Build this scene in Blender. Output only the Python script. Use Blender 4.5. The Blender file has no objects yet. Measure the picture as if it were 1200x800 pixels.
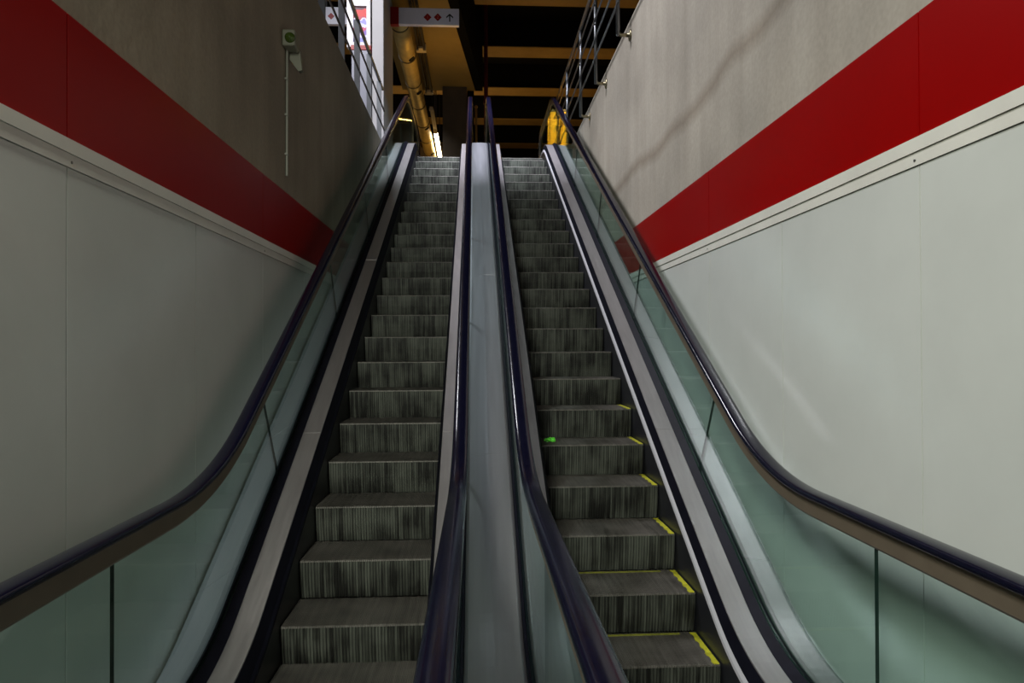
import bpy, bmesh, math, random
from mathutils import Vector, Matrix, noise
random.seed(4)
C = bpy.context.scene.collection
PI = math.pi

# ------------------------------------------------------------------ camera fit
F_PX, YAW, PITCH, ROLL = 792.43, 0.0539, 0.0092, -0.0038
ZC = 1.76                      # eye height above the lower floor
TAN = math.tan(PI / 6)
HN = 3.6665                    # nose line passes this far under the eye (extended to the camera)
FLOOR = 0.0
LAND = 3.60 + ZC               # upper landing
XL, XR = -0.664, 0.8776        # escalator centre lines
WALL_L, WALL_R = -1.55, 1.70
TOPL, TOPR = 3.50 + ZC, 3.64 + ZC


def ray(px, py):
    a, b = px - 600, py - 400
    cr, sr = math.cos(ROLL), math.sin(ROLL)
    X = a * cr + b * sr
    Y = -a * sr + b * cr
    xr, u = X / F_PX, -Y / F_PX
    cp, sp = math.cos(PITCH), math.sin(PITCH)
    yr, z = cp - u * sp, sp + u * cp
    cy, sy = math.cos(YAW), math.sin(YAW)
    return Vector((xr * cy + yr * sy, -xr * sy + yr * cy, z))


cam_d = bpy.data.cameras.new('camera')
cam_d.sensor_width = 36
cam_d.lens = F_PX * 36 / 1200
cam_d.clip_start = 0.02
cam_d.clip_end = 200
cam = bpy.data.objects.new('camera', cam_d)
C.objects.link(cam)
fwd = ray(600, 400).normalized()
rgt = (ray(700, 400) - ray(600, 400)).normalized()
upv = rgt.cross(fwd).normalized()
M = Matrix((rgt, upv, -fwd)).transposed().to_4x4()
M.translation = Vector((0, 0, ZC))
cam.matrix_world = M
bpy.context.scene.camera = cam

# ------------------------------------------------------------------ materials
MATS = {}


def principled(name):
    m = bpy.data.materials.new(name)
    m.use_nodes = True
    return m, m.node_tree.nodes, m.node_tree.links, m.node_tree.nodes['Principled BSDF']


def mat(name, col, rough=0.5, metal=0.0, var=0.0, scale=6.0, stretch=(1, 1, 1), bump=0.0, spec=0.5, rvar=0.0, coat=0.0):
    m, n, l, p = principled(name)
    p.inputs['Base Color'].default_value = (*col, 1)
    p.inputs['Roughness'].default_value = rough
    p.inputs['Metallic'].default_value = metal
    p.inputs['Specular IOR Level'].default_value = spec
    p.inputs['Coat Weight'].default_value = coat
    if var or bump or rvar:
        tc = n.new('ShaderNodeTexCoord')
        mp = n.new('ShaderNodeMapping')
        mp.inputs['Scale'].default_value = stretch
        nz = n.new('ShaderNodeTexNoise')
        nz.inputs['Scale'].default_value = scale
        nz.inputs['Detail'].default_value = 6
        nz.inputs['Roughness'].default_value = 0.6
        l.new(tc.outputs['Object'], mp.inputs['Vector'])
        l.new(mp.outputs['Vector'], nz.inputs['Vector'])
        if var:
            r = n.new('ShaderNodeValToRGB')
            r.color_ramp.elements[0].position = 0.3
            r.color_ramp.elements[1].position = 0.7
            r.color_ramp.elements[0].color = (*[c * (1 - var) for c in col], 1)
            r.color_ramp.elements[1].color = (*[min(1, c * (1 + var)) for c in col], 1)
            l.new(nz.outputs['Fac'], r.inputs['Fac'])
            l.new(r.outputs['Color'], p.inputs['Base Color'])
        if rvar:
            mr = n.new('ShaderNodeMapRange')
            mr.inputs['From Min'].default_value = 0.3
            mr.inputs['From Max'].default_value = 0.7
            mr.inputs['To Min'].default_value = max(0.02, rough - rvar)
            mr.inputs['To Max'].default_value = rough + rvar
            l.new(nz.outputs['Fac'], mr.inputs['Value'])
            l.new(mr.outputs['Result'], p.inputs['Roughness'])
        if bump:
            b = n.new('ShaderNodeBump')
            b.inputs['Strength'].default_value = bump
            b.inputs['Distance'].default_value = 0.01
            l.new(nz.outputs['Fac'], b.inputs['Height'])
            l.new(b.outputs['Normal'], p.inputs['Normal'])
    MATS[name] = m
    return m


def emit(name, col, s):
    m = bpy.data.materials.new(name)
    m.use_nodes = True
    n = m.node_tree.nodes
    n.clear()
    e = n.new('ShaderNodeEmission')
    e.inputs['Color'].default_value = (*col, 1)
    e.inputs['Strength'].default_value = s
    o = n.new('ShaderNodeOutputMaterial')
    m.node_tree.links.new(e.outputs[0], o.inputs[0])
    MATS[name] = m
    return m


def glass_mat(name, tint, refl_rough=0.02):
    m = bpy.data.materials.new(name)
    m.use_nodes = True
    n, l = m.node_tree.nodes, m.node_tree.links
    n.clear()
    t = n.new('ShaderNodeBsdfTransparent')
    t.inputs['Color'].default_value = (*tint, 1)
    g = n.new('ShaderNodeBsdfGlossy')
    g.inputs['Roughness'].default_value = refl_rough
    g.inputs['Color'].default_value = (0.9, 1.0, 0.96, 1)
    lw = n.new('ShaderNodeLayerWeight')
    lw.inputs['Blend'].default_value = 0.5
    pw = n.new('ShaderNodeMath')
    pw.operation = 'POWER'
    pw.inputs[1].default_value = 5
    l.new(lw.outputs['Facing'], pw.inputs[0])
    fr = n.new('ShaderNodeMath')
    fr.operation = 'MULTIPLY_ADD'
    fr.inputs[1].default_value = 0.96
    fr.inputs[2].default_value = 0.04
    l.new(pw.outputs[0], fr.inputs[0])
    mx = n.new('ShaderNodeMixShader')
    o = n.new('ShaderNodeOutputMaterial')
    l.new(fr.outputs[0], mx.inputs[0])
    l.new(t.outputs[0], mx.inputs[1])
    l.new(g.outputs[0], mx.inputs[2])
    l.new(mx.outputs[0], o.inputs[0])
    MATS[name] = m
    return m


def concrete_mat(name, col, stain_z, seed):
    m, n, l, p = principled(name)
    p.inputs['Roughness'].default_value = 0.85
    geo = n.new('ShaderNodeNewGeometry')

    def nz(scale, stretch, detail=6):
        mp = n.new('ShaderNodeMapping')
        mp.inputs['Scale'].default_value = stretch
        mp.inputs['Location'].default_value = (seed, seed * 2, seed)
        t = n.new('ShaderNodeTexNoise')
        t.inputs['Scale'].default_value = scale
        t.inputs['Detail'].default_value = detail
        l.new(geo.outputs['Position'], mp.inputs['Vector'])
        l.new(mp.outputs['Vector'], t.inputs['Vector'])
        return t.outputs['Fac']

    def ramp(src, a, b, ca, cb):
        r = n.new('ShaderNodeValToRGB')
        r.color_ramp.elements[0].position = a
        r.color_ramp.elements[1].position = b
        r.color_ramp.elements[0].color = (*ca, 1)
        r.color_ramp.elements[1].color = (*cb, 1)
        l.new(src, r.inputs['Fac'])
        return r.outputs['Color']

    def mul(a, b, f=1.0):
        x = n.new('ShaderNodeMix')
        x.data_type = 'RGBA'
        x.blend_type = 'MULTIPLY'
        x.inputs[0].default_value = f
        l.new(a, x.inputs[6])
        l.new(b, x.inputs[7])
        return x.outputs[2]

    base = ramp(nz(1.1, (1, 1, 1)), 0.3, 0.7, [c * 0.78 for c in col], [c * 1.12 for c in col])
    streak = ramp(nz(2.0, (1, 2.4, 0.25)), 0.32, 0.68, (0.88, 0.865, 0.85), (1.04, 1.04, 1.04))
    fine = ramp(nz(38, (1, 1, 1), 3), 0.3, 0.7, (0.9, 0.9, 0.9), (1.04, 1.04, 1.04))
    col_o = mul(mul(base, streak), fine)
    if stain_z is not None:
        # the pour joint: a ragged dirty line at one height
        sx = n.new('ShaderNodeSeparateXYZ')
        l.new(geo.outputs['Position'], sx.inputs[0])
        w = n.new('ShaderNodeMath')
        w.operation = 'MULTIPLY_ADD'
        l.new(nz(0.9, (1, 1, 0.3)), w.inputs[0])
        w.inputs[1].default_value = 0.36
        w.inputs[2].default_value = -stain_z - 0.18
        s = n.new('ShaderNodeMath')
        s.operation = 'ADD'
        l.new(sx.outputs['Z'], s.inputs[0])
        l.new(w.outputs[0], s.inputs[1])
        ab = n.new('ShaderNodeMath')
        ab.operation = 'ABSOLUTE'
        l.new(s.outputs[0], ab.inputs[0])
        col_o = mul(col_o, ramp(ab.outputs[0], 0.0, 0.11, (0.66, 0.61, 0.56), (1, 1, 1)))
    l.new(col_o, p.inputs['Base Color'])
    b = n.new('ShaderNodeBump')
    b.inputs['Strength'].default_value = 0.25
    b.inputs['Distance'].default_value = 0.01
    l.new(nz(14, (1, 1, 1)), b.inputs['Height'])
    l.new(b.outputs['Normal'], p.inputs['Normal'])
    MATS[name] = m
    return m


def step_mat(name, clean, grime, stretch, scale, lo, hi, metal, rough):
    m, n, l, p = principled(name)
    p.inputs['Metallic'].default_value = metal
    p.inputs['Roughness'].default_value = rough
    tc = n.new('ShaderNodeTexCoord')
    oi = n.new('ShaderNodeObjectInfo')
    ml = n.new('ShaderNodeMath')
    ml.operation = 'MULTIPLY'
    ml.inputs[1].default_value = 40
    l.new(oi.outputs['Random'], ml.inputs[0])
    cb = n.new('ShaderNodeCombineXYZ')
    for i in range(3):
        l.new(ml.outputs[0], cb.inputs[i])
    ad = n.new('ShaderNodeVectorMath')
    ad.operation = 'ADD'
    l.new(tc.outputs['Object'], ad.inputs[0])
    l.new(cb.outputs[0], ad.inputs[1])
    fac = []
    for st, sc in ((stretch, scale), ((3, 3, 2.2), 1.7)):
        mp = n.new('ShaderNodeMapping')
        mp.inputs['Scale'].default_value = st
        t = n.new('ShaderNodeTexNoise')
        t.inputs['Scale'].default_value = sc
        t.inputs['Detail'].default_value = 4
        l.new(ad.outputs[0], mp.inputs['Vector'])
        l.new(mp.outputs['Vector'], t.inputs['Vector'])
        fac.append(t.outputs['Fac'])
    a = n.new('ShaderNodeMath')
    a.operation = 'ADD'
    l.new(fac[0], a.inputs[0])
    l.new(fac[1], a.inputs[1])
    r = n.new('ShaderNodeValToRGB')
    mr = n.new('ShaderNodeMath')
    mr.operation = 'MULTIPLY'
    mr.inputs[1].default_value = 0.5
    l.new(a.outputs[0], mr.inputs[0])
    r.color_ramp.elements[0].position = lo
    r.color_ramp.elements[1].position = hi
    r.color_ramp.elements[0].color = (*grime, 1)
    r.color_ramp.elements[1].color = (*clean, 1)
    l.new(mr.outputs[0], r.inputs['Fac'])
    l.new(r.outputs['Color'], p.inputs['Base Color'])
    MATS[name] = m
    return m


concrete_l = concrete_mat('concrete_left', (0.27, 0.225, 0.165), None, 3.0)  # same concrete as the right wall, darkened and browned for its dimmer light
concrete_r = concrete_mat('concrete_right', (0.36, 0.32, 0.268), 1.9 + ZC, 7.0)
white_panel = mat('white_enamel', (0.54, 0.55, 0.525), 0.20, var=0.05, scale=1.5)
white_trim = mat('white_trim', (0.62, 0.60, 0.55), 0.4, var=0.06, scale=3)
red_enamel = mat('red_enamel', (0.235, 0.0006, 0.0005), 0.30, var=0.04, scale=1.2, spec=0.09)
rubber = mat('handrail_rubber', (0.003, 0.003, 0.011), 0.17, var=0.2, scale=25, spec=0.45, rvar=0.03)
guide_m = mat('guide_bronze', (0.16, 0.125, 0.09), 0.4, metal=0.35, var=0.1)
steel = mat('brushed_steel', (0.43, 0.39, 0.405), 0.44, metal=0.85, var=0.07, scale=7, stretch=(6, 0.6, 0.6), rvar=0.04)
steel_cool = mat('cool_steel', (0.28, 0.29, 0.36), 0.38, metal=0.6, var=0.10, scale=6, stretch=(7, 0.5, 0.5), rvar=0.06)
steel_cover = mat('cover_steel', (0.58, 0.56, 0.62), 0.36, metal=0.92, var=0.05, scale=5, stretch=(6, 0.25, 0.25), rvar=0.02)
steel_dark = mat('dull_steel', (0.05, 0.062, 0.058), 0.45, metal=0.0, spec=0.2, var=0.15, scale=5, stretch=(6, 0.6, 0.6))
chrome = mat('polished_edge', (0.72, 0.70, 0.76), 0.45, metal=0.5)
black_strip = mat('black_strip', (0.006, 0.006, 0.011), 0.5, var=0.2, scale=8, spec=0.06)
skirt_m = mat('skirt_coating', (0.012, 0.012, 0.016), 0.38, var=0.3, scale=5)
glass = glass_mat('green_glass', (0.875, 0.957, 0.935))
glass_edge = mat('glass_edge', (0.004, 0.016, 0.012), 0.3)
tread_m = step_mat('tread_metal', (0.135, 0.122, 0.11), (0.042, 0.038, 0.032), (30, 1.2, 3), 1.6, 0.35, 0.62, 0.25, 0.5)
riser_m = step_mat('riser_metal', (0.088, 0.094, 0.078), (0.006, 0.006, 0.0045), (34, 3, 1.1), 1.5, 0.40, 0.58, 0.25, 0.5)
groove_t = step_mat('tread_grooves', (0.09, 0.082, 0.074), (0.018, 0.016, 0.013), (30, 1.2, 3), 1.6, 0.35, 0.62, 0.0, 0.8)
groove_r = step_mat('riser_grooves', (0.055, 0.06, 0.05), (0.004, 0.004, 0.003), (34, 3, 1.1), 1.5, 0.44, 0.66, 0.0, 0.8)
yellow_paint = mat('yellow_paint', (0.36, 0.345, 0.012), 0.6, var=0.35, scale=22)
yellow_faint = mat('yellow_worn', (0.16, 0.16, 0.015), 0.6, var=0.5, scale=30)
floor_m = mat('lower_floor', (0.13, 0.125, 0.12), 0.45, var=0.15, scale=4)
plate_m = mat('landing_plate', (0.22, 0.22, 0.22), 0.4, metal=0.8, var=0.15, scale=9)
upper_floor_m = mat('upper_floor', (0.22, 0.21, 0.20), 0.5, var=0.15, scale=3)
beam_lit_m = mat('beam_lit_underside', (0.46, 0.27, 0.07), 0.7, var=0.12, scale=2.5)  # ochre carries the warm light on the beam undersides
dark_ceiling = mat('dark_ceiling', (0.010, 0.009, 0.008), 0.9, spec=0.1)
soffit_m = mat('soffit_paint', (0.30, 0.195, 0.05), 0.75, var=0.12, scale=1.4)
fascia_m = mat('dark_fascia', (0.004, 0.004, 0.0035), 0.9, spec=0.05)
duct_m = mat('duct_sheet', (0.60, 0.43, 0.15), 0.45, metal=0.25, var=0.15, scale=5)
duct_dark = mat('duct_ring', (0.07, 0.045, 0.018), 0.6)
hole_m = mat('outlet_dark', (0.006, 0.005, 0.004), 0.8)
tray_m = mat('cable_tray', (0.022, 0.014, 0.010), 0.6, var=0.2)
clamp_m = mat('tray_clamp', (0.62, 0.50, 0.28), 0.5)
column_m = mat('brown_column', (0.085, 0.064, 0.040), 0.8, var=0.3, scale=1.6)
pillar_m = mat('white_pillar', (0.40, 0.385, 0.40), 0.6, var=0.06, scale=2)
red_pipe_m = mat('red_pipe', (0.10, 0.008, 0.012), 0.5, var=0.1)
brass_m = mat('brass_pole', (0.34, 0.20, 0.06), 0.4, metal=0.6)
rail_m = mat('rail_steel', (0.22, 0.225, 0.24), 0.38, metal=0.9, var=0.1)
bracket_m = mat('bracket_brass', (0.42, 0.36, 0.24), 0.35, metal=0.9)
sign_white = mat('sign_white', (0.80, 0.79, 0.90), 0.35, var=0.03)
sign_red = mat('sign_red', (0.30, 0.003, 0.004), 0.4)
sign_pink = mat('sign_digit', (0.75, 0.16, 0.12), 0.5)
sign_black = mat('sign_black', (0.012, 0.012, 0.02), 0.5)
box_m = mat('camera_housing', (0.20, 0.20, 0.15), 0.4)
lens_m = mat('camera_window', (0.045, 0.075, 0.012), 0.12)
pipe_m = mat('pale_conduit', (0.20, 0.20, 0.165), 0.45)
bolt_m = mat('bolt', (0.16, 0.15, 0.14), 0.4, metal=0.8)
litter_m = mat('green_wrapper', (0.12, 0.62, 0.05), 0.3, var=0.5, scale=40, bump=0.4)
reflection_board = mat('reflection_board', (0.80, 0.46, 0.015), 0.5, var=0.08, scale=3)
tan_wall = mat('tan_wall', (0.26, 0.19, 0.10), 0.8, var=0.15, scale=0.8)
grey_cab = mat('grey_cabinet', (0.22, 0.22, 0.27), 0.4, var=0.08)
tube_on = emit('lit_tube', (1.0, 0.86, 0.55), 26)
tube_off = mat('unlit_tube', (0.55, 0.48, 0.34), 0.3)


# ------------------------------------------------------------------ builders
def obj(name, bm, m, parent=None, smooth=False, loc=None):
    bmesh.ops.recalc_face_normals(bm, faces=bm.faces[:])
    me = bpy.data.meshes.new(name)
    bm.to_mesh(me)
    bm.free()
    for x in (m if isinstance(m, (list, tuple)) else [m]):
        me.materials.append(x)
    if smooth:
        for p in me.polygons:
            p.use_smooth = True
    o = bpy.data.objects.new(name, me)
    C.objects.link(o)
    if parent:
        o.parent = parent
    if loc:
        o.location = loc
    return o


def thing(name, label, cat, loc=(0, 0, 0), group=None):
    o = bpy.data.objects.new(name, None)
    o.empty_display_size = 0.2
    C.objects.link(o)
    o.location = loc
    o['label'] = label
    o['category'] = cat
    if group:
        o['group'] = group
    bpy.context.view_layer.update()
    return o


def tag(o, label, cat, group=None):
    o['label'] = label
    o['category'] = cat
    if group:
        o['group'] = group
    return o


def struct(name, bm, m, label=None, smooth=False):
    o = obj(name, bm, m, None, smooth)
    o['kind'] = 'structure'
    if label:
        o['label'] = label
        o['category'] = name.split('_')[0]
    return o


def box(bm, x0, x1, y0, y1, z0, z1, mi=0, bev=0.0):
    vs = [bm.verts.new((x, y, z)) for x in (x0, x1) for y in (y0, y1) for z in (z0, z1)]
    fs = []
    for q in ((0, 1, 3, 2), (4, 6, 7, 5), (0, 4, 5, 1), (2, 3, 7, 6), (0, 2, 6, 4), (1, 5, 7, 3)):
        f = bm.faces.new([vs[i] for i in q])
        f.material_index = mi
        fs.append(f)
    if bev:
        es = list({e for f in fs for e in f.edges})
        bmesh.ops.bevel(bm, geom=es, offset=bev, segments=2, affect='EDGES', profile=0.5)
    return bm


def frame_at(d):
    d = d.normalized()
    u = Vector((0, 0, 1)) if abs(d.z) < 0.9 else Vector((1, 0, 0))
    a = d.cross(u).normalized()
    b = a.cross(d).normalized()
    return a, b


def tube(bm, pts, r, seg=12, mi=0, caps=True, fx=None):
    """round bar along a list of points; fx = (rx, rz) for an oval bar"""
    pts = [Vector(p) for p in pts]
    rings = []
    for i, p in enumerate(pts):
        d = (pts[min(i + 1, len(pts) - 1)] - pts[max(i - 1, 0)])
        a, b = frame_at(d)
        rings.append([bm.verts.new(p + (a * math.cos(t) * (fx[0] if fx else r) + b * math.sin(t) * (fx[1] if fx else r)))
                      for t in [2 * PI * k / seg for k in range(seg)]])
    for i in range(len(rings) - 1):
        for k in range(seg):
            f = bm.faces.new((rings[i][k], rings[i][(k + 1) % seg], rings[i + 1][(k + 1) % seg], rings[i + 1][k]))
            f.material_index = mi
    if caps:
        for rg in (rings[0], rings[-1]):
            bm.faces.new(rg).material_index = mi
    return bm


def lathe(bm, c, axis, prof, seg=16, mi=0):
    """prof: list of (distance along axis, radius)"""
    c, axis = Vector(c), Vector(axis).normalized()
    a, b = frame_at(axis)
    rings = []
    for s, r in prof:
        rings.append([bm.verts.new(c + axis * s + (a * math.cos(2 * PI * k / seg) + b * math.sin(2 * PI * k / seg)) * r) for k in range(seg)])
    for i in range(len(rings) - 1):
        for k in range(seg):
            bm.faces.new((rings[i][k], rings[i][(k + 1) % seg], rings[i + 1][(k + 1) % seg], rings[i + 1][k])).material_index = mi
    for rg in (rings[0], rings[-1]):
        bm.faces.new(rg).material_index = mi
    return bm


def plate(bm, pts, d, mi=0):
    """polygon pts pushed by vector d"""
    d = Vector(d)
    a = [bm.verts.new(p) for p in pts]
    b = [bm.verts.new(Vector(p) + d) for p in pts]
    bm.faces.new(a).material_index = mi
    bm.faces.new(b[::-1]).material_index = mi
    for i in range(len(a)):
        j = (i + 1) % len(a)
        bm.faces.new((a[i], a[j], b[j], b[i])).material_index = mi
    return bm


# ------------------------------------------------------------------ escalator side curves
class Path:
    """flat - 30 degree slope - flat, with rounded bends; h = height over the nose line"""

    def __init__(s, zl, h, zt, r1, r2):
        s.zl, s.zt, s.h = zl, zt, h
        s.k = -HN + ZC + h
        a = PI / 12
        y1, y2 = (zl - s.k) / TAN, (zt - s.k) / TAN
        t1, t2 = r1 * math.tan(a), r2 * math.tan(a)
        s.y1, s.y2, s.r1, s.r2 = y1, y2, r1, r2
        s.a0, s.a1 = y1 - t1, y1 + t1 * math.cos(PI / 6)
        s.b0, s.b1 = y2 - t2 * math.cos(PI / 6), y2 + t2

    def z(s, y):
        if y <= s.a0:
            return s.zl
        if y < s.a1:
            return s.zl + s.r1 - math.sqrt(max(0, s.r1 ** 2 - (y - s.a0) ** 2))
        if y <= s.b0:
            return s.k + TAN * y
        if y < s.b1:
            return s.zt - s.r2 + math.sqrt(max(0, s.r2 ** 2 - (s.b1 - y) ** 2))
        return s.zt

    def nrm(s, y):
        e = 1e-3
        d = Vector((0, 2 * e, s.z(y + e) - s.z(y - e))).normalized()
        return Vector((0, -d.z, d.y)), d

    def ys(s, y0, y1):
        out = [y0]
        for a, b, n in ((s.a0, s.a1, 12), (s.b0, s.b1, 12)):
            out += [a + (b - a) * i / n for i in range(n + 1)]
        out.append(y1)
        return sorted({round(min(max(v, y0), y1), 5) for v in out})


Y_LO, Y_HI = 0.80, 15.0        # ends of the balustrades


def deck_path(h, r=1.3):
    return Path(FLOOR + h * 0.87, h, LAND + h * 0.87, r, r)


def sweep(bm, prof, y0, y1, closed=False, mi=0):
    """prof: list of (x, h); each corner follows its own curve"""
    ps = [(x, deck_path(h)) for x, h in prof]
    ref = ps[len(ps) // 2][1]
    ys = ref.ys(y0, y1)
    n = 0
    rows = [[bm.verts.new((x, y, p.z(y))) for x, p in ps] for y in ys]
    m = len(ps)
    for i in range(len(rows) - 1):
        for k in range(m if closed else m - 1):
            bm.faces.new((rows[i][k], rows[i][(k + 1) % m], rows[i + 1][(k + 1) % m], rows[i + 1][k])).material_index = mi
    if closed:
        bm.faces.new(rows[0]).material_index = mi
        bm.faces.new(rows[-1]).material_index = mi
    return bm


HR = Path(-0.635 + ZC, 1.085, 4.83 + ZC, 1.8, 1.6)           # top of the handrail
GT = Path(-0.735 + ZC, 0.97, 4.73 + ZC, 1.75, 1.65)          # top of the glass
GB = deck_path(0.285)                                        # foot of the glass
NEWEL_R = 0.36


def handrail_line():
    """centre line a little under the top surface, with the round ends"""
    off = 0.020
    ys = HR.ys(Y_LO, Y_HI)
    mid = [v for i in range(len(ys) - 1) for v in ([ys[i]] if ys[i + 1] - ys[i] < 0.5 else
           [ys[i] + (ys[i + 1] - ys[i]) * k / 6 for k in range(6)])] + [ys[-1]]
    pts = [(y, HR.z(y)) for y in mid]
    pts = [(y + HR.nrm(y)[0].y * -off, z - HR.nrm(y)[0].z * off) for y, z in pts]
    r = NEWEL_R
    lo, hi = pts[0], pts[-1]
    start = [(lo[0] - r * math.sin(t), lo[1] - r + r * math.cos(t)) for t in [PI * k / 14 for k in range(14, 0, -1)]]
    end = [(hi[0] + r * math.sin(t), hi[1] - r + r * math.cos(t)) for t in [PI * k / 14 for k in range(1, 15)]]
    start = [(start[0][0] + 0.35, start[0][1])] + start
    end = end + [(end[-1][0] - 0.35, end[-1][1])]
    return start + pts + end


HLINE = handrail_line()


def rail_sweep(x, prof, off=0.0):
    """prof: (dx, dn) around the handrail line, dn along the outward normal"""
    bm = bmesh.new()
    P = [Vector((0, y, z)) for y, z in HLINE]
    rows = []
    for i, p in enumerate(P):
        d = (P[min(i + 1, len(P) - 1)] - P[max(i - 1, 0)]).normalized()
        nn = Vector((0, -d.z, d.y))
        rows.append([bm.verts.new(Vector((x + a, 0, 0)) + p + nn * b) for a, b in prof])
    m = len(prof)
    for i in range(len(rows) - 1):
        for k in range(m):
            bm.faces.new((rows[i][k], rows[i][(k + 1) % m], rows[i + 1][(k + 1) % m], rows[i + 1][k]))
    bm.faces.new(rows[0])
    bm.faces.new(rows[-1])
    return bm


def oval(w, t, n=20, p=2.6):
    out = []
    for k in range(n):
        a = 2 * PI * k / n
        c, s = math.cos(a), math.sin(a)
        out.append((w * math.copysign(abs(c) ** (2 / p), c), t * math.copysign(abs(s) ** (2 / p), s)))
    return out


JOINTS = [(2.45, 2.45), (4.14, 4.44), (6.01, 6.31), (7.88, 8.18), (9.75, 10.05), (11.62, 11.92), (13.35, 13.45)]
GTH = 0.012


def glass_panels(x, parent):
    g = 0.0022
    # the round lower end, the straight panels, the round upper end
    r = NEWEL_R - 0.09

    def solid(bm, loop):
        a = [bm.verts.new((x - GTH / 2, y, z)) for y, z in loop]
        b = [bm.verts.new((x + GTH / 2, y, z)) for y, z in loop]
        return a, b
    for k in range(len(JOINTS) - 1):
        (t0, b0), (t1, b1) = JOINTS[k], JOINTS[k + 1]
        bm = bmesh.new()
        N = 24
        L, R = [], []
        for i in range(N + 1):
            f = i / N
            yt = t0 + g + (t1 - t0 - 2 * g) * f
            yb = b0 + g + (b1 - b0 - 2 * g) * f
            for S, dx in ((L, -GTH / 2), (R, GTH / 2)):
                S.append((bm.verts.new((x + dx, yt, GT.z(yt))), bm.verts.new((x + dx, yb, GB.z(yb)))))
        for i in range(N):
            for S in (L, R):
                bm.faces.new((S[i][0], S[i + 1][0], S[i + 1][1], S[i][1]))
            for q in (0, 1):
                bm.faces.new((L[i][q], L[i + 1][q], R[i + 1][q], R[i][q])).material_index = 1
        for i in (0, N):
            bm.faces.new((L[i][0], L[i][1], R[i][1], R[i][0])).material_index = 1
        obj('glass_panel', bm, [glass, glass_edge], parent)
    for lower in (True, False):
        bm = bmesh.new()
        if lower:
            ye, yj = Y_LO, JOINTS[0][0] - g
            zt, zb = GT.zl, GB.zl
            arc = [(ye - r * math.sin(t), zt - r + r * math.cos(t)) for t in [PI * 0.75 * i / 12 for i in range(13)]]
            loop = [(yj, zb), (yj, zt)] + arc + [(arc[-1][0] + 0.2, zb)]
        else:
            ye, yj = Y_HI, JOINTS[-1][0] + g
            zt, zb = GT.zt, GB.zt
            arc = [(ye + r * math.sin(t), zt - r + r * math.cos(t)) for t in [PI * 0.75 * i / 12 for i in range(13)]]
            loop = [(JOINTS[-1][1] + g, GB.z(JOINTS[-1][1])), (yj, GT.z(yj))] + [(yj + (ye - yj) * i / 6, GT.z(yj + (ye - yj) * i / 6)) for i in range(1, 6)] + arc + [(arc[-1][0] - 0.2, zb)]
        a, b = solid(bm, loop)
        bm.faces.new(a)
        bm.faces.new(b[::-1])
        for i in range(len(a)):
            j = (i + 1) % len(a)
            bm.faces.new((a[i], a[j], b[j], b[i])).material_index = 1
        obj('glass_panel', bm, [glass, glass_edge], parent)


# ------------------------------------------------------------------ steps
STEP_HALF = 0.394


def step_mesh(name):
    """ribbed tread with rounded nose over a coarser ribbed riser; origin at the middle of the nose"""
    bm = bmesh.new()

    def ribs(path, pitch, duty, depth, mi):
        nrib = round(2 * STEP_HALF / pitch)
        p = 2 * STEP_HALF / nrib
        cols = []
        for k in range(nrib):
            x = -STEP_HALF + k * p
            cols += [(x, 1), (x + p * duty, 1), (x + p * duty, 0), (x + p, 0)]
        rows = []
        for i, (y, z) in enumerate(path):
            a = Vector(path[max(i - 1, 0)])
            b = Vector(path[min(i + 1, len(path) - 1)])
            d = (b - a).normalized()
            n = Vector((-d.y, d.x))
            rows.append([bm.verts.new((x, y - n.x * depth * (1 - u), z - n.y * depth * (1 - u))) for x, u in cols])
        for i in range(len(rows) - 1):
            for k in range(len(cols) - 1):
                groove = cols[k][1] == 0 and cols[k + 1][1] == 0
                bm.faces.new((rows[i][k], rows[i][k + 1], rows[i + 1][k + 1], rows[i + 1][k])).material_index = mi + 2 if groove else mi
    riser = [(0.035, -0.236), (0.022, -0.18), (0.011, -0.12), (0.004, -0.06), (0.0, -0.010)]
    ribs(riser, 0.0175, 0.62, 0.007, 1)
    tread = [(-0.001, -0.012), (0.001, -0.004), (0.006, 0.0), (0.20, 0.0), (0.405, 0.0)]
    ribs(tread, 0.009, 0.55, 0.006, 0)
    # side cheeks and the body under the tread
    for s in (-1, 1):
        x = s * STEP_HALF
        vs = [bm.verts.new((x, y, z)) for y, z in riser + tread]
        vs += [bm.verts.new((x, 0.405, -0.12))]
        f = bm.faces.new(vs)
        f.material_index = 1
    me = bpy.data.meshes.new(name)
    bmesh.ops.recalc_face_normals(bm, faces=bm.faces[:])
    bm.to_mesh(me)
    bm.free()
    for x in (tread_m, riser_m, groove_t, groove_r):
        me.materials.append(x)
    return me


def edge_line_mesh():
    """worn yellow line: along the side edge of a tread and a thin one at its back"""
    bm = bmesh.new()
    x1 = STEP_HALF - 0.004
    ys = [0.004 + 0.39 * i / 16 for i in range(17)]
    prev = None
    for i, y in enumerate(ys):
        w = 0.030 + 0.006 * math.sin(i * 1.7)
        a = bm.verts.new((x1 - w, y, 0.0012))
        b = bm.verts.new((x1, y, 0.0012))
        c = bm.verts.new((x1, y, -0.004))
        d = bm.verts.new((x1 - w, y, -0.004))
        if prev:
            for q, r_ in ((0, 1), (1, 2), (2, 3), (3, 0)):
                bm.faces.new((prev[q], prev[r_], (a, b, c, d)[r_], (a, b, c, d)[q]))
        else:
            bm.faces.new((a, b, c, d))
        prev = (a, b, c, d)
    bm.faces.new(prev)
    me = bpy.data.meshes.new('edge_line')
    bmesh.ops.recalc_face_normals(bm, faces=bm.faces[:])
    bm.to_mesh(me)
    bm.free()
    me.materials.append(yellow_paint)
    return me


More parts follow.
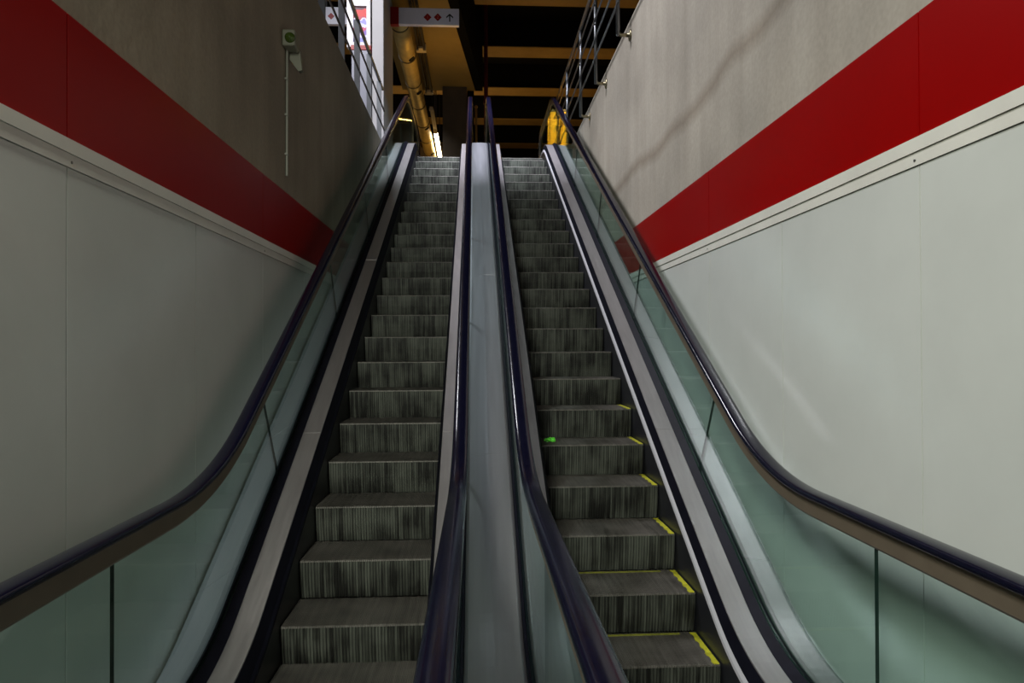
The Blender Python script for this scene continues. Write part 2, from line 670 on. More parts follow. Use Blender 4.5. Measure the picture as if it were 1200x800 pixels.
def back_line_mesh():
    bm = bmesh.new()
    box(bm, -STEP_HALF + 0.02, STEP_HALF - 0.1, 0.372, 0.392, -0.004, 0.0012)
    me = bpy.data.meshes.new('back_line')
    bmesh.ops.recalc_face_normals(bm, faces=bm.faces[:])
    bm.to_mesh(me)
    bm.free()
    me.materials.append(yellow_faint)
    return me


STEP_ME = step_mesh('step')
BACK_ME = back_line_mesh()
EDGE_ME = edge_line_mesh()
NOSE = Path(FLOOR, 0.0, LAND, 1.0, 1.3)


def escalator(label, xc, y_first, yellow, wall_side, shift):
    t = thing('escalator', label, 'escalator', (xc, Y_LO, 0))
    inv = Vector((-xc, -Y_LO, 0))
    parts = []

    def part(name, bm, m, smooth=False):
        o = obj(name, bm, m, t, smooth)
        parts.append(o)
        return o
    for s in (-1, 1):
        side = wall_side == s
        sh = 0.0 if side else shift          # the balustrades beside the middle stand a little off

        def X(o):
            return xc + s * (o + sh * min(1.0, max(0.0, (o - 0.41) / 0.15)))
        part('skirt_panel', sweep(bmesh.new(), [(X(0.400), -0.42), (X(0.400), 0.115), (X(0.412), 0.115), (X(0.412), -0.42)], 2.3, 13.9, True), skirt_m)
        part('skirt_edge', sweep(bmesh.new(), [(X(0.397), 0.118), (X(0.400), 0.140), (X(0.414), 0.170), (X(0.416), 0.165), (X(0.416), 0.118)], Y_LO, Y_HI, True), chrome if (yellow and s == 1) else black_strip)
        part('deck_seal', sweep(bmesh.new(), [(X(0.410), 0.166), (X(0.430), 0.255), (X(0.445), 0.25), (X(0.425), 0.14)], Y_LO, Y_HI, True), black_strip)
        bm = bmesh.new()
        cuts = [Y_LO, 2.30, 4.86, 7.6, 10.3, 13.2, Y_HI]
        for a, b in zip(cuts[:-1], cuts[1:]):
            sweep(bm, [(X(0.432), 0.264), (X(0.552), 0.264), (X(0.557), 0.260), (X(0.557), 0.22), (X(0.432), 0.22)], a + 0.0015, b - 0.0015, True)
        part('inner_deck', bm, steel)
        part('glass_channel', sweep(bmesh.new(), [(X(0.555), 0.262), (X(0.600), 0.300), (X(0.604), 0.290), (X(0.604), 0.20), (X(0.555), 0.20)], Y_LO, Y_HI, True), black_strip)
        part('glass_channel', sweep(bmesh.new(), [(X(0.618), 0.300), (X(0.632), 0.292), (X(0.632), 0.20), (X(0.618), 0.20)], Y_LO, Y_HI, True), black_strip)
        glass_panels(X(0.611), t)
        part('handrail_guide', rail_sweep(X(0.611), [(-0.020, -0.004), (0.020, -0.004), (0.020, -0.085), (0.014, -0.094), (-0.014, -0.094), (-0.020, -0.085)]), guide_m)
        pr = oval(0.041, 0.020)
        part('handrail', rail_sweep(X(0.611), pr), rubber, True)
        if side:
            wx = WALL_L if s < 0 else WALL_R
            fh = 0.10 if s < 0 else 0.235
            bm = bmesh.new()
            cuts = [Y_LO, 3.83, 4.97, 7.7, 10.4, 13.1, Y_HI] if s < 0 else [Y_LO, 3.80, 4.80, 6.05, 8.7, 11.4, Y_HI]
            e = 0.012 * s
            for a, b in zip(cuts[:-1], cuts[1:]):
                sweep(bm, [(X(0.632), 0.272), (wx - e * 1.6, fh + 0.01), (wx - e, fh), (wx - e, fh - 0.08), (X(0.632), 0.19)], a + 0.003, b - 0.003, True)
            part('outer_deck', bm, steel_cool if s < 0 else steel_dark)
    # the steps
    n = 0
    k = -3
    while True:
        y = y_first + 0.4 * k
        if y > 13.45:
            break
        z = NOSE.z(y)
        o = bpy.data.objects.new('step', STEP_ME)
        C.objects.link(o)
        o.parent = t
        o.location = (0, y - Y_LO, z)
        if yellow and k >= 0:
            if k <= 5:
                e = bpy.data.objects.new('edge_line', EDGE_ME)
                C.objects.link(e)
                e.parent = o
                e['label'] = 'worn yellow line along the side edge'
                if k <= 1:
                    e = bpy.data.objects.new('back_line', BACK_ME)
                    C.objects.link(e)
                    e.parent = o
                    e['label'] = 'faint yellow line at the back of the tread'
        k += 1
    # landing plates with combs
    for y0, y1, z in ((Y_LO - 0.2, y_first - 1.22, FLOOR), (13.82, Y_HI + 0.3, LAND)):
        bm = bmesh.new()
        box(bm, xc - 0.394, xc + 0.394, y0, y1, z - 0.03, z + 0.008)
        part('landing_plate', bm, plate_m)
    for o in parts:
        o.location = inv
    for o in t.children:
        if o.name.startswith('glass_panel'):
            o.location = inv
    return t


esc_l = escalator('escalator beside the darker wall, plain grey steps without yellow lines', XL, 3.7406, False, -1, -0.030)
esc_r = escalator('escalator beside the brighter wall, yellow lines on the edges of its lower steps', XR, 3.4817, True, 1, 0.012)

# cover between the two escalators
x0, x1 = XL + 0.634 - 0.030, XR - 0.634 - 0.012
bm = bmesh.new()
cuts = [Y_LO, 2.6, 4.6, 7.2, 9.8, 12.4, Y_HI]
for a, b in zip(cuts[:-1], cuts[1:]):
    sweep(bm, [(x0, 0.270), (x0 + 0.02, 0.285), ((x0 + x1) / 2, 0.290), (x1 - 0.02, 0.285), (x1, 0.270), (x1, 0.18), (x0, 0.18)], a + 0.0012, b - 0.0012, True)
o = obj('cover_panel', bm, steel_cover)
tag(o, 'long grey steel cover filling the gap between the two escalators', 'cover panel')

# ------------------------------------------------------------------ lower shell
bm = bmesh.new()
box(bm, -9, 9, -6, 14, -0.25, -0.03)
struct('floor', bm, floor_m)


def wall(name, xin, sgn, top, joints, cm, red_joints):
    xo = xin + sgn * 0.03
    bm = bmesh.new()
    box(bm, min(xo, xo + sgn * 0.26), max(xo, xo + sgn * 0.26), -2.5, 13.4, -0.03, top)
    w = struct(name, bm, cm)
    y0, y1 = -2.5, 12.8

    def strip(nm, z0, z1, js, depth, m, gap=0.003, bev=0.002):
        b = bmesh.new()
        cuts = [y0] + [j for j in js if y0 < j < y1] + [y1]
        for a, c in zip(cuts[:-1], cuts[1:]):
            xa, xb = xin + sgn * depth, xo + sgn * 0.0
            box(b, min(xa, xb), max(xa, xb), a + gap, c - gap, z0, z1)
        return obj(nm, b, m, w)
    strip('white_cladding', 0.0, 0.694 + ZC, joints, 0.004, white_panel)
    strip('red_band', 0.8045 + ZC, 1.285 + ZC, red_joints, 0.004, red_enamel)
    b = bmesh.new()
    xa, xb = sorted((xin - sgn * 0.002, xo))
    box(b, xa, xb, y0, y1, 0.6965 + ZC, 0.748 + ZC)
    xa, xb = sorted((xin - sgn * 0.008, xo))
    box(b, xa, xb, y0, y1, 0.749 + ZC, 0.803 + ZC)
    tr = obj('edge_trim', b, white_trim, w)
    b = bmesh.new()
    for j in joints[::2]:
        lathe(b, (xin - sgn * 0.001, j + 0.02, 0.718 + ZC), (-sgn, 0, 0), [(0, 0.006), (0.003, 0.006), (0.004, 0.004)], 10)
    obj('screw', b, bolt_m, tr)
    return w


wall_l = wall('wall_left', WALL_L, -1, TOPL, [2.66 + 1.19 * k for k in range(-4, 9)], concrete_l, [2.66 + 2.38 * k for k in range(-2, 5)])
wall_r = wall('wall_right', WALL_R, 1, TOPR, [2.50 + 1.17 * k for k in range(-4, 9)], concrete_r, [2.50 + 2.34 * k for k in range(-2, 5)])

# ------------------------------------------------------------------ upper shell
bm = bmesh.new()
box(bm, WALL_L - 0.1, WALL_R + 0.1, 13.9, 36, LAND - 0.5, LAND - 0.02)
box(bm, -12, WALL_L - 0.29, -2.5, 36, TOPL - 0.45, TOPL - 0.02)
box(bm, WALL_R + 0.29, 12, -2.5, 36, TOPR - 0.45, TOPR - 0.02)
struct('floor_upper', bm, upper_floor_m)
bm = bmesh.new()
box(bm, -12, 12, 36, 36.3, 3, 9.3 + ZC)
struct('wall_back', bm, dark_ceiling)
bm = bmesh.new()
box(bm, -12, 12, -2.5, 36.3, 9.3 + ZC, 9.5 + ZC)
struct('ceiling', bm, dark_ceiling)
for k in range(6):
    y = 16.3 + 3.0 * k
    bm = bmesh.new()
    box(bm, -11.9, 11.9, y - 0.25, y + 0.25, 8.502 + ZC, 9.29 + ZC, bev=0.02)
    bo = struct('beam', bm, dark_ceiling)  # near-black sides carry the shade of the ceiling recesses
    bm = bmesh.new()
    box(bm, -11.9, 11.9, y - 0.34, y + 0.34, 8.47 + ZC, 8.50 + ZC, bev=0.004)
    obj('lit_underside', bm, beam_lit_m, bo)  # added strip, coloured as the lamp-lit underside of the beam
# lower soffit on the left with its skewed dark edge beam
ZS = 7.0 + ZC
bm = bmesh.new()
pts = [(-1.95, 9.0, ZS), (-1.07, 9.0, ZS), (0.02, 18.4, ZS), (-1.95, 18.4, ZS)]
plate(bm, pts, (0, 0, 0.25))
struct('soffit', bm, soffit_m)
bm = bmesh.new()
plate(bm, [(-1.07, 9.0, ZS - 0.001), (-0.87, 9.0, ZS - 0.001), (0.22, 18.4, ZS - 0.001), (0.02, 18.4, ZS - 0.001)], (0, 0, 2.29))
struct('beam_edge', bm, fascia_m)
bm = bmesh.new()
box(bm, -0.86, -0.21, 18.1, 18.75, LAND - 0.02, ZS, bev=0.015)
struct('column', bm, column_m)
bm = bmesh.new()
box(bm, -0.205, -0.02, 18.45, 18.95, LAND - 0.02, ZS + 0.3, bev=0.01)
struct('column_dark', bm, fascia_m)
bm = bmesh.new()
box(bm, -2.3, -0.95, 25.0, 25.15, LAND - 0.02, ZS + 0.4)
struct('wall_yellow', bm, tan_wall)
bm = bmesh.new()
box(bm, -1.88, -1.67, 12.5, 13.9, TOPL - 0.02, 9.3 + ZC, bev=0.012)
struct('pillar', bm, pillar_m)
bm = bmesh.new()
box(bm, -9, -2.6, 19.0, 19.2, TOPL - 0.02, 6.3 + ZC)
struct('wall_tan', bm, tan_wall)

# thin uprights behind the centre of the landing
bm = bmesh.new()
tube(bm, [(0.30, 18.0, LAND - 0.02), (0.30, 18.0, 9.3 + ZC)], 0.055, 14)
for z in (LAND + 1.2, LAND + 2.9):
    lathe(bm, (0.30, 18.0, z), (0, 0, 1), [(0, 0.055), (0.005, 0.075), (0.08, 0.075), (0.085, 0.055)], 14)
tag(obj('standpipe', bm, red_pipe_m, smooth=False), 'dark red upright pipe rising beyond the centre of the top landing', 'pipe')
bm = bmesh.new()
tube(bm, [(0.035, 17.2, LAND - 0.02), (0.035, 17.2, LAND + 2.5)], 0.028, 12)
lathe(bm, (0.035, 17.2, LAND + 2.5), (0, 0, 1), [(0, 0.028), (0.02, 0.045), (0.06, 0.04), (0.08, 0.01)], 12)
lathe(bm, (0.035, 17.2, LAND - 0.02), (0, 0, 1), [(0, 0.11), (0.015, 0.11), (0.02, 0.028)], 12)
tag(obj('barrier_post', bm, brass_m), 'slim brass-coloured post standing left of the dark red pipe', 'post')

# ------------------------------------------------------------------ duct, tray, lamps
t = thing('ventilation_duct', 'round yellow-lit air duct hanging under the soffit on the left', 'duct', (-1.52, 13.75, 6.62 + ZC))
DY, DZ, DX, DR = (13.75, 24.8), 6.62 + ZC, -1.52, 0.185
inv = (1.52, -13.75, -(6.62 + ZC))
bm = bmesh.new()
tube(bm, [(DX, DY[0] + (DY[1] - DY[0]) * i / 10, DZ) for i in range(11)], DR, 32)
obj('duct_body', bm, duct_m, t, True, inv)
for k in range(8):
    y = 13.8 + 1.5 * k
    bm = bmesh.new()
    lathe(bm, (DX, y, DZ), (0, 1, 0), [(0, DR + 0.001), (0.002, DR + 0.014), (0.035, DR + 0.014), (0.037, DR + 0.001)], 32)
    obj('joint_ring', bm, duct_dark, t, loc=inv)
for y in (15.2, 17.2, 20.0, 22.6):
    bm = bmesh.new()
    d = Vector((0.62, 0, -0.78)).normalized()
    lathe(bm, Vector((DX, y, DZ)) + d * (DR - 0.02), d, [(0, 0.075), (0.03, 0.075), (0.034, 0.06), (0.02, 0.05)], 18)
    obj('air_outlet', bm, hole_m, t, loc=inv)
for y in (14.6, 17.9):
    bm = bmesh.new()
    tube(bm, [(DX, y, DZ + DR - 0.01), (DX, y, ZS)], 0.012, 8)
    obj('hanger', bm, tray_m, t, loc=inv)

t = thing('cable_tray', 'dark cable tray with pale clamps running beside the round duct', 'cable tray', (-1.22, 10, 6.84 + ZC))
inv = (1.22, -10, -(6.84 + ZC))
bm = bmesh.new()
for dx in (-0.085, 0.045):
    box(bm, -1.22 + dx, -1.22 + dx + 0.045, 10, 18.3, 6.84 + ZC, 6.94 + ZC)
tube(bm, [(-1.215, 10, 6.86 + ZC), (-1.215, 18.3, 6.86 + ZC)], 0.016, 8)
obj('tray_rail', bm, tray_m, t, loc=inv)
for y in (12.0, 15.5, 18.1):
    bm = bmesh.new()
    box(bm, -1.33, -1.11, y, y + 0.12, 6.80 + ZC, 6.84 + ZC, bev=0.006)
    box(bm, -1.33, -1.30, y, y + 0.12, 6.84 + ZC, 6.96 + ZC)
    box(bm, -1.14, -1.11, y, y + 0.12, 6.84 + ZC, 6.96 + ZC)
    box(bm, -1.27, -1.17, y - 0.16, y, 6.78 + ZC, 6.84 + ZC, bev=0.006)
    obj('clamp', bm, clamp_m, t, loc=inv)
    for hx in (-1.315, -1.125):
        bm = bmesh.new()
        tube(bm, [(hx, y + 0.06, 6.95 + ZC), (hx, y + 0.06, ZS + (0 if y < 18.3 else 2.2))], 0.01, 8)
        obj('hanger', bm, tray_m, t, loc=inv)


def batten(label, y0, y1, lit):
    x, z = -1.20, 6.60 + ZC
    t = thing('tube_lamp', label, 'lamp', (x, y0, z))
    inv = (-x, -y0, -z)
    bm = bmesh.new()
    box(bm, x - 0.05, x + 0.05, y0, y1, z + 0.03, z + 0.09, bev=0.006)
    obj('lamp_body', bm, clamp_m, t, loc=inv)
    for dx in (-0.035, 0.035):
        bm = bmesh.new()
        tube(bm, [(x + dx, y0 + 0.05, z), (x + dx, y1 - 0.05, z)], 0.028 if lit else 0.014, 14)
        obj('tube', bm, tube_on if lit else tube_off, t, True, inv)
    for y in (y0 + 0.02, y1 - 0.02):
        bm = bmesh.new()
        box(bm, x - 0.06, x + 0.06, y - 0.02, y + 0.02, z - 0.03, z + 0.04, bev=0.004)
        obj('end_cap', bm, clamp_m, t, loc=inv)
    for y in (y0 + 0.3, y1 - 0.3):
        bm = bmesh.new()
        tube(bm, [(x, y, z + 0.085), (x, y, ZS + (0 if y < 18.4 else 2.2))], 0.012, 8)
        obj('hanger', bm, tray_m, t, loc=inv)


batten('glowing white tube lamp at the far end of the duct', 20.75, 23.4, True)
batten('unlit tube lamp in front of the glowing one, beside the duct', 18.75, 20.6, False)

# ------------------------------------------------------------------ hanging signs
SY = 13.55


def q(px, py, y):
    r = ray(px, py)
    p = r * (y / r.y)
    return p.x, p.z + ZC


def text_mesh(s, size, depth):
    cu = bpy.data.curves.new('digit', 'FONT')
    cu.body = s
    cu.size = size
    cu.extrude = depth
    cu.align_x = 'CENTER'
    cu.align_y = 'CENTER'
    o = bpy.data.objects.new('tmp', cu)
    C.objects.link(o)
    bpy.context.view_layer.update()
    me = bpy.data.meshes.new_from_object(o.evaluated_get(bpy.context.evaluated_depsgraph_get()))
    bpy.data.objects.remove(o)
    return me


def diamond(x, z, y, r, parent, inv, digit):
    bm = bmesh.new()
    plate(bm, [(x - r, y, z), (x, y, z - r), (x + r, y, z), (x, y, z + r)], (0, -0.006, 0))
    d = obj('diamond', bm, sign_red, parent, loc=inv)
    d['label'] = 'red diamond with the number ' + digit
    me = text_mesh(digit, r * 1.15, 0.002)
    me.materials.append(sign_pink)
    n = bpy.data.objects.new('number', me)
    C.objects.link(n)
    n.parent = d
    n.location = (x, y - 0.008, z)
    n.rotation_euler = (PI / 2, 0, 0)


xa, zt = q(461, 10, SY)
xb, zb = q(538, 31, SY)
xr_, _ = q(467.5, 20, SY)
t = thing('direction_sign', 'white sign with two numbered red diamonds and an up arrow, fixed to the pale pillar', 'sign', (xa, SY, zb))
inv = (-xa, -SY, -zb)
bm = bmesh.new()
box(bm, xr_, xb, SY - 0.05, SY + 0.05, zb, zt, bev=0.006)
obj('sign_panel', bm, sign_white, t, loc=inv)
bm = bmesh.new()
box(bm, -1.672, xr_ - 0.001, SY - 0.055, SY + 0.055, zb - 0.01, zt + 0.01, bev=0.006)
obj('red_end', bm, sign_red, t, loc=inv)
for px, dg in ((501, '1'), (513, '2')):
    x, z = q(px, 20.3, SY - 0.05)
    diamond(x, z, SY - 0.0505, 0.078, t, inv, dg)
x, z = q(527, 20.5, SY - 0.05)
bm = bmesh.new()
y = SY - 0.0505
plate(bm, [(x - 0.012, y, z - 0.085), (x + 0.012, y, z - 0.085), (x + 0.012, y, z + 0.05), (x - 0.012, y, z + 0.05)], (0, -0.004, 0))
for s in (-1, 1):
    plate(bm, [(x, y - 0.001, z + 0.075), (x, y - 0.001, z + 0.042), (x + s * 0.068, y - 0.001, z - 0.02), (x + s * 0.068, y - 0.001, z + 0.012)], (0, -0.004, 0))
obj('arrow', bm, sign_black, t, loc=inv)

SY2 = 15.2
xa, zt = q(372, 9, SY2)
xb, zb = q(417, 30, SY2)
t = thing('direction_sign', 'pale hanging sign seen between the posts of the railing on the left', 'sign', (xa, SY2, zb))
inv = (-xa, -SY2, -zb)
bm = bmesh.new()
box(bm, xa, xb, SY2 - 0.05, SY2 + 0.05, zb, zt, bev=0.006)
obj('sign_panel', bm, sign_white, t, loc=inv)
for px in (388, 400.5):
    x, z = q(px, 19, SY2 - 0.05)
    bm = bmesh.new()
    r, y = 0.075, SY2 - 0.0505
    plate(bm, [(x - r, y, z), (x, y, z - r), (x + r, y, z), (x, y, z + r)], (0, -0.006, 0))
    obj('diamond', bm, sign_red, t, loc=inv)
for x in (xa + 0.2, xb - 0.2):
    bm = bmesh.new()
    tube(bm, [(x, SY2, zt - 0.01), (x, SY2, 9.31 + ZC)], 0.015, 8)
    obj('hanger', bm, rail_m, t, loc=inv)

# poster light box beside the pillar
PY = 12.95


def poster_mat():
    m, n, l, p = principled('poster_print')
    geo = n.new('ShaderNodeNewGeometry')
    sx = n.new('ShaderNodeSeparateXYZ')
    l.new(geo.outputs['Position'], sx.inputs[0])
    mr = n.new('ShaderNodeMapRange')
    z0, z1 = q(424, 50, PY)[1], q(424, 8, PY)[1]
    mr.inputs['From Min'].default_value = z0
    mr.inputs['From Max'].default_value = z1
    l.new(sx.outputs['Z'], mr.inputs['Value'])
    nz = n.new('ShaderNodeTexNoise')
    nz.inputs['Scale'].default_value = 9
    nz.inputs['Detail'].default_value = 2
    l.new(geo.outputs['Position'], nz.inputs['Vector'])
    ad = n.new('ShaderNodeMath')
    ad.operation = 'MULTIPLY_ADD'
    l.new(nz.outputs['Fac'], ad.inputs[0])
    ad.inputs[1].default_value = 0.35
    l.new(mr.outputs['Result'], ad.inputs[2])
    sb = n.new('ShaderNodeMath')
    sb.operation = 'SUBTRACT'
    l.new(ad.outputs[0], sb.inputs[0])
    sb.inputs[1].default_value = 0.175
    r = n.new('ShaderNodeValToRGB')
    cr = r.color_ramp
    cr.interpolation = 'CONSTANT'
    stops = [(0.0, (0.30, 0.30, 0.75)), (0.14, (0.80, 0.80, 0.95)), (0.24, (0.25, 0.12, 0.55)), (0.32, (0.62, 0.05, 0.18)),
             (0.40, (0.75, 0.75, 0.95)), (0.52, (0.35, 0.32, 0.80)), (0.60, (0.85, 0.82, 0.92)), (0.66, (0.55, 0.03, 0.08)),
             (0.72, (0.75, 0.02, 0.015)), (0.86, (0.10, 0.01, 0.03))]
    cr.elements[0].position, cr.elements[0].color = stops[0][0], (*[c*0.6 for c in stops[0][1]], 1)
    cr.elements[1].position, cr.elements[1].color = stops[1][0], (*[c*0.6 for c in stops[1][1]], 1)
    for p_, c_ in stops[2:]:
        e = cr.elements.new(p_)
        e.color = (*[c * 0.6 for c in c_], 1)
    l.new(sb.outputs[0], r.inputs['Fac'])
    l.new(r.outputs['Color'], p.inputs['Base Color'])
    l.new(r.outputs['Color'], p.inputs['Emission Color'])
    p.inputs['Emission Strength'].default_value = 0.35
    return m


xa, zt = q(407, -40, PY)
xb, zb = q(434.5, 57, PY)
t = thing('poster_case', 'white-framed lit poster in red and blue beside the pale pillar', 'poster', (xa, PY, zb))
inv = (-xa, -PY, -zb)
ia, it = q(414.5, 8.5, PY)
ib, ibz = q(430, 51, PY)
bm = bmesh.new()
box(bm, xa, ia, PY - 0.06, PY + 0.06, zb, zt)
box(bm, ib, xb, PY - 0.06, PY + 0.06, zb, zt)
box(bm, ia, ib, PY - 0.06, PY + 0.06, zb, ibz)
box(bm, ia, ib, PY - 0.06, PY + 0.06, it, zt)
frame_white = mat('poster_frame', (0.58, 0.565, 0.57), 0.4)
obj('frame', bm, frame_white, t, loc=inv)
bm = bmesh.new()
box(bm, ia - 0.002, ib + 0.002, PY - 0.03, PY + 0.03, ibz - 0.002, it + 0.002)
obj('print', bm, poster_mat(), t, loc=inv)
# cabinet under the poster
t = thing('floor_cabinet', 'pale grey cabinet with a red top edge under the framed poster', 'cabinet', (xa, PY, TOPL))
inv = (-xa, -PY, -TOPL)
bm = bmesh.new()
box(bm, xa + 0.1, xb + 0.02, PY - 0.14, PY + 0.06, TOPL - 0.02, zb - 0.09, bev=0.01)
obj('cabinet_body', bm, grey_cab, t, loc=inv)
bm = bmesh.new()
box(bm, xa + 0.09, xb + 0.025, PY - 0.15, PY + 0.06, zb - 0.09, zb - 0.002, bev=0.006)
obj('cabinet_top', bm, sign_red, t, loc=inv)

# yellow board added in place of a reflection in the glass of the right-hand newel
BY = 17.0
xa, zt = q(641.5, 131, BY)
xb, _ = q(665, 150, BY)
t = thing('reflection_board', 'plain yellow upright board behind the glass, standing in for a reflection in it', 'board', (xa, BY, LAND))
inv = (-xa, -BY, -LAND)
bm = bmesh.new()
box(bm, xa, xb, BY - 0.02, BY + 0.02, LAND + 0.02, zt, bev=0.004)
obj('reflection_board_panel', bm, reflection_board, t, loc=inv)
bm = bmesh.new()
box(bm, xa - 0.015, xb + 0.015, BY - 0.03, BY + 0.03, zt - 0.002, zt + 0.06, bev=0.004)
obj('top_bar', bm, sign_black, t, loc=inv)
for x in (xa + 0.08, xb - 0.08):
    bm = bmesh.new()
    box(bm, x - 0.03, x + 0.03, BY - 0.2, BY + 0.2, LAND - 0.02, LAND + 0.03, bev=0.004)
    obj('foot', bm, sign_black, t, loc=inv)

# ------------------------------------------------------------------ railings
t = thing('railing', 'grey tubular railing bracketed to the face of the paler concrete wall', 'railing', (1.59, 6, 3.5 + ZC))
RX, ys = 1.59, [4.7, 6.05, 7.40, 8.78, 10.05, 11.55, 12.9]
inv = (-1.59, -6, -(3.5 + ZC))
zT = 4.78 + ZC
for y in ys:
    bm = bmesh.new()
    tube(bm, [(RX, y, 3.46 + ZC), (RX, y, zT)], 0.022, 12)
    obj('post', bm, rail_m, t, True, inv)
    bm = bmesh.new()
    tube(bm, [(RX, y, 3.50 + ZC), (RX + 0.03, y, 3.465 + ZC), (WALL_R + 0.022, y, 3.465 + ZC)], 0.020, 12)
    lathe(bm, (WALL_R + 0.031, y, 3.465 + ZC), (-1, 0, 0), [(0, 0.062), (0.012, 0.062), (0.016, 0.05), (0.018, 0.024), (0.04, 0.022)], 18)
    obj('bracket', bm, bracket_m, t, True, inv)
bm = bmesh.new()
tube(bm, [(RX, ys[0] - 0.4, zT), (RX, ys[-1] + 0.3, zT)], 0.026, 14)
obj('top_rail', bm, rail_m, t, True, inv)
for z in (3.75, 4.0, 4.25, 4.5):
    bm = bmesh.new()
    tube(bm, [(RX - 0.03, ys[0] - 0.4, z + ZC), (RX - 0.03, ys[-1] + 0.3, z + ZC)], 0.012, 10)
    obj('rail', bm, rail_m, t, True, inv)

t = thing('railing', 'dark grey railing standing on top of the darker concrete wall', 'railing', (-1.70, 6, TOPL))
inv = (1.70, -6, -TOPL)
RX = -1.68
for y in (5.30, 6.41, 7.52, 8.63, 9.74, 10.85, 11.96):
    bm = bmesh.new()
    box(bm, RX - 0.040, RX + 0.040, y - 0.012, y + 0.012, TOPL - 0.002, 4.70 + ZC, bev=0.003)
    box(bm, RX - 0.06, RX + 0.06, y - 0.06, y + 0.06, TOPL - 0.002, TOPL + 0.012)
    obj('post', bm, rail_m, t, False, inv)
bm = bmesh.new()
tube(bm, [(RX, 5.0, 4.72 + ZC), (RX, 12.4, 4.72 + ZC)], 0.026, 14)
obj('top_rail', bm, rail_m, t, True, inv)
for z in (3.97, 4.32):
    bm = bmesh.new()
    tube(bm, [(RX + 0.03, 5.0, z + ZC), (RX + 0.03, 12.4, z + ZC)], 0.014, 10)
    obj('rail', bm, tray_m, t, True, inv)

# ------------------------------------------------------------------ small things
cy, cz = 5.72, 2.54 + ZC
t = thing('wall_camera', 'small pale camera box with a thin conduit on the darker concrete wall', 'camera', (WALL_L - 0.03, cy, cz))
inv = (-(WALL_L - 0.03), -cy, -cz)
xw = WALL_L - 0.03
bm = bmesh.new()
box(bm, xw, xw + 0.105, cy - 0.10, cy + 0.05, cz - 0.05, cz + 0.085, bev=0.012)
obj('housing', bm, box_m, t, False, inv)
bm = bmesh.new()
lathe(bm, (xw + 0.066, cy - 0.097, cz + 0.012), (0.2, -1, -0.1), [(0, 0.042), (0.012, 0.042), (0.022, 0.034), (0.032, 0.018), (0.036, 0.004)], 18)
obj('lens', bm, lens_m, t, True, inv)
bm = bmesh.new()
plate(bm, [(xw, cy + 0.055, cz + 0.03), (xw, cy + 0.055, cz - 0.07), (xw + 0.095, cy + 0.055, cz - 0.20), (xw + 0.125, cy + 0.055, cz - 0.19), (xw + 0.105, cy + 0.055, cz - 0.02)], (0, 0.05, 0))
obj('bracket', bm, box_m, t, False, inv)
bm = bmesh.new()
tube(bm, [(xw + 0.016, cy, cz - 0.045), (xw + 0.012, cy, 1.44 + ZC)], 0.010, 10)
for z in (1.62, 1.95, 2.25):
    box(bm, xw - 0.001, xw + 0.024, cy - 0.018, cy + 0.018, z + ZC - 0.008, z + ZC + 0.008)
obj('conduit', bm, pipe_m, t, False, inv)

# green crumpled wrapper
zt_ = NOSE.z(3.4817 + 1.6)
r = ray(645.5, 515.5)
p = r * ((zt_ + 0.012 - ZC) / r.z)
bm = bmesh.new()
bmesh.ops.create_icosphere(bm, subdivisions=4, radius=1)
for v in bm.verts:
    d = noise.noise(v.co * 1.6) * 0.5 + noise.noise(v.co * 4.5 + Vector((3, 1, 2))) * 0.28
    v.co = v.co * (1 + d)
    v.co = Vector((v.co.x * 0.042, v.co.y * 0.030, max(-0.012, v.co.z * 0.020)))
tag(obj('wrapper', bm, litter_m, None, False, (p.x, p.y, zt_ + 0.0125)), 'crumpled bright green wrapper lying on a step', 'litter')


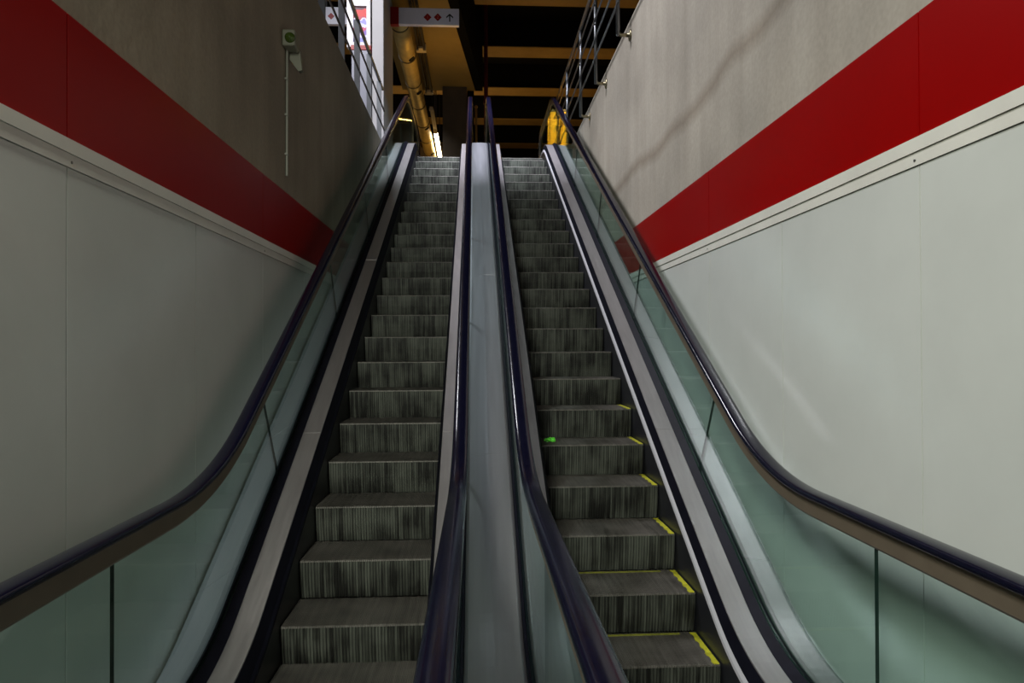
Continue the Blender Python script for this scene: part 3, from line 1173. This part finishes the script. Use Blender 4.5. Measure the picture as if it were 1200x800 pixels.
# ------------------------------------------------------------------ light
def area(name, loc, target, sx, sy, power, col, spread=180):
    l = bpy.data.lights.new(name, 'AREA')
    l.shape = 'RECTANGLE'
    l.size, l.size_y = sx, sy
    l.energy = power
    l.color = col
    l.spread = math.radians(spread)
    o = bpy.data.objects.new(name, l)
    C.objects.link(o)
    o.location = loc
    o.rotation_euler = (Vector(target) - Vector(loc)).to_track_quat('-Z', 'Y').to_euler()
    return o


def point(name, loc, power, col, rad=0.15):
    l = bpy.data.lights.new(name, 'POINT')
    l.energy = power
    l.color = col
    l.shadow_soft_size = rad
    o = bpy.data.objects.new(name, l)
    C.objects.link(o)
    o.location = loc


# daylight coming down over the wall on the left of the upper hall
area('upper_daylight', (-4.0, 8.2, 9.0 + ZC), (1.3, 7.0, 0.8 + ZC), 3.6, 1.3, 1080, (0.95, 0.96, 1.0))
# lower hall lamps behind the viewer
area('hall_lamp', (-1.25, -1.5, 2.9 + ZC), (0.2, 4.6, -1.6 + ZC), 0.5, 2.0, 105, (0.96, 1.0, 0.86), 90)
# lamp row above the top landing
area('landing_lamp', (0.1, 8.6, 8.6 + ZC), (0.1, 12.2, 3.4 + ZC), 2.0, 0.5, 125, (0.86, 0.90, 1.0), 45)
# added fills for board and soffit, then the upper hall's warm lamps
area('board_fill', (1.95, 15.0, 7.9 + ZC), (1.95, 17.0, 4.9 + ZC), 0.9, 0.12, 65, (1.0, 0.66, 0.2), 50)
area('soffit_fill', (-0.5, 15.6, 5.3 + ZC), (-0.8, 14.8, 7.0 + ZC), 1.2, 0.12, 8, (1.0, 0.55, 0.10))
for x, y, z, w in ((2.8, 20.8, 5.6, 25), (-0.6, 21.5, 5.6, 24), (-3.6, 22.5, 5.6, 22)):
    point('warm_lamp', (x, y, z + ZC), w, (1.0, 0.58, 0.14), 0.45)

wd = bpy.data.worlds.new('world')
bpy.context.scene.world = wd
wd.use_nodes = True
wd.node_tree.nodes['Background'].inputs[0].default_value = (0.75, 0.85, 1.0, 1)
wd.node_tree.nodes['Background'].inputs[1].default_value = 0.006

vs = bpy.context.scene.view_settings
vs.view_transform = 'Standard'
vs.look = 'None'
vs.gamma = 1
vs.use_curve_mapping = False
vs.exposure = 0.0
cy_ = bpy.context.scene.cycles
cy_.max_bounces = 10
cy_.transparent_max_bounces = 24
cy_.glossy_bounces = 5
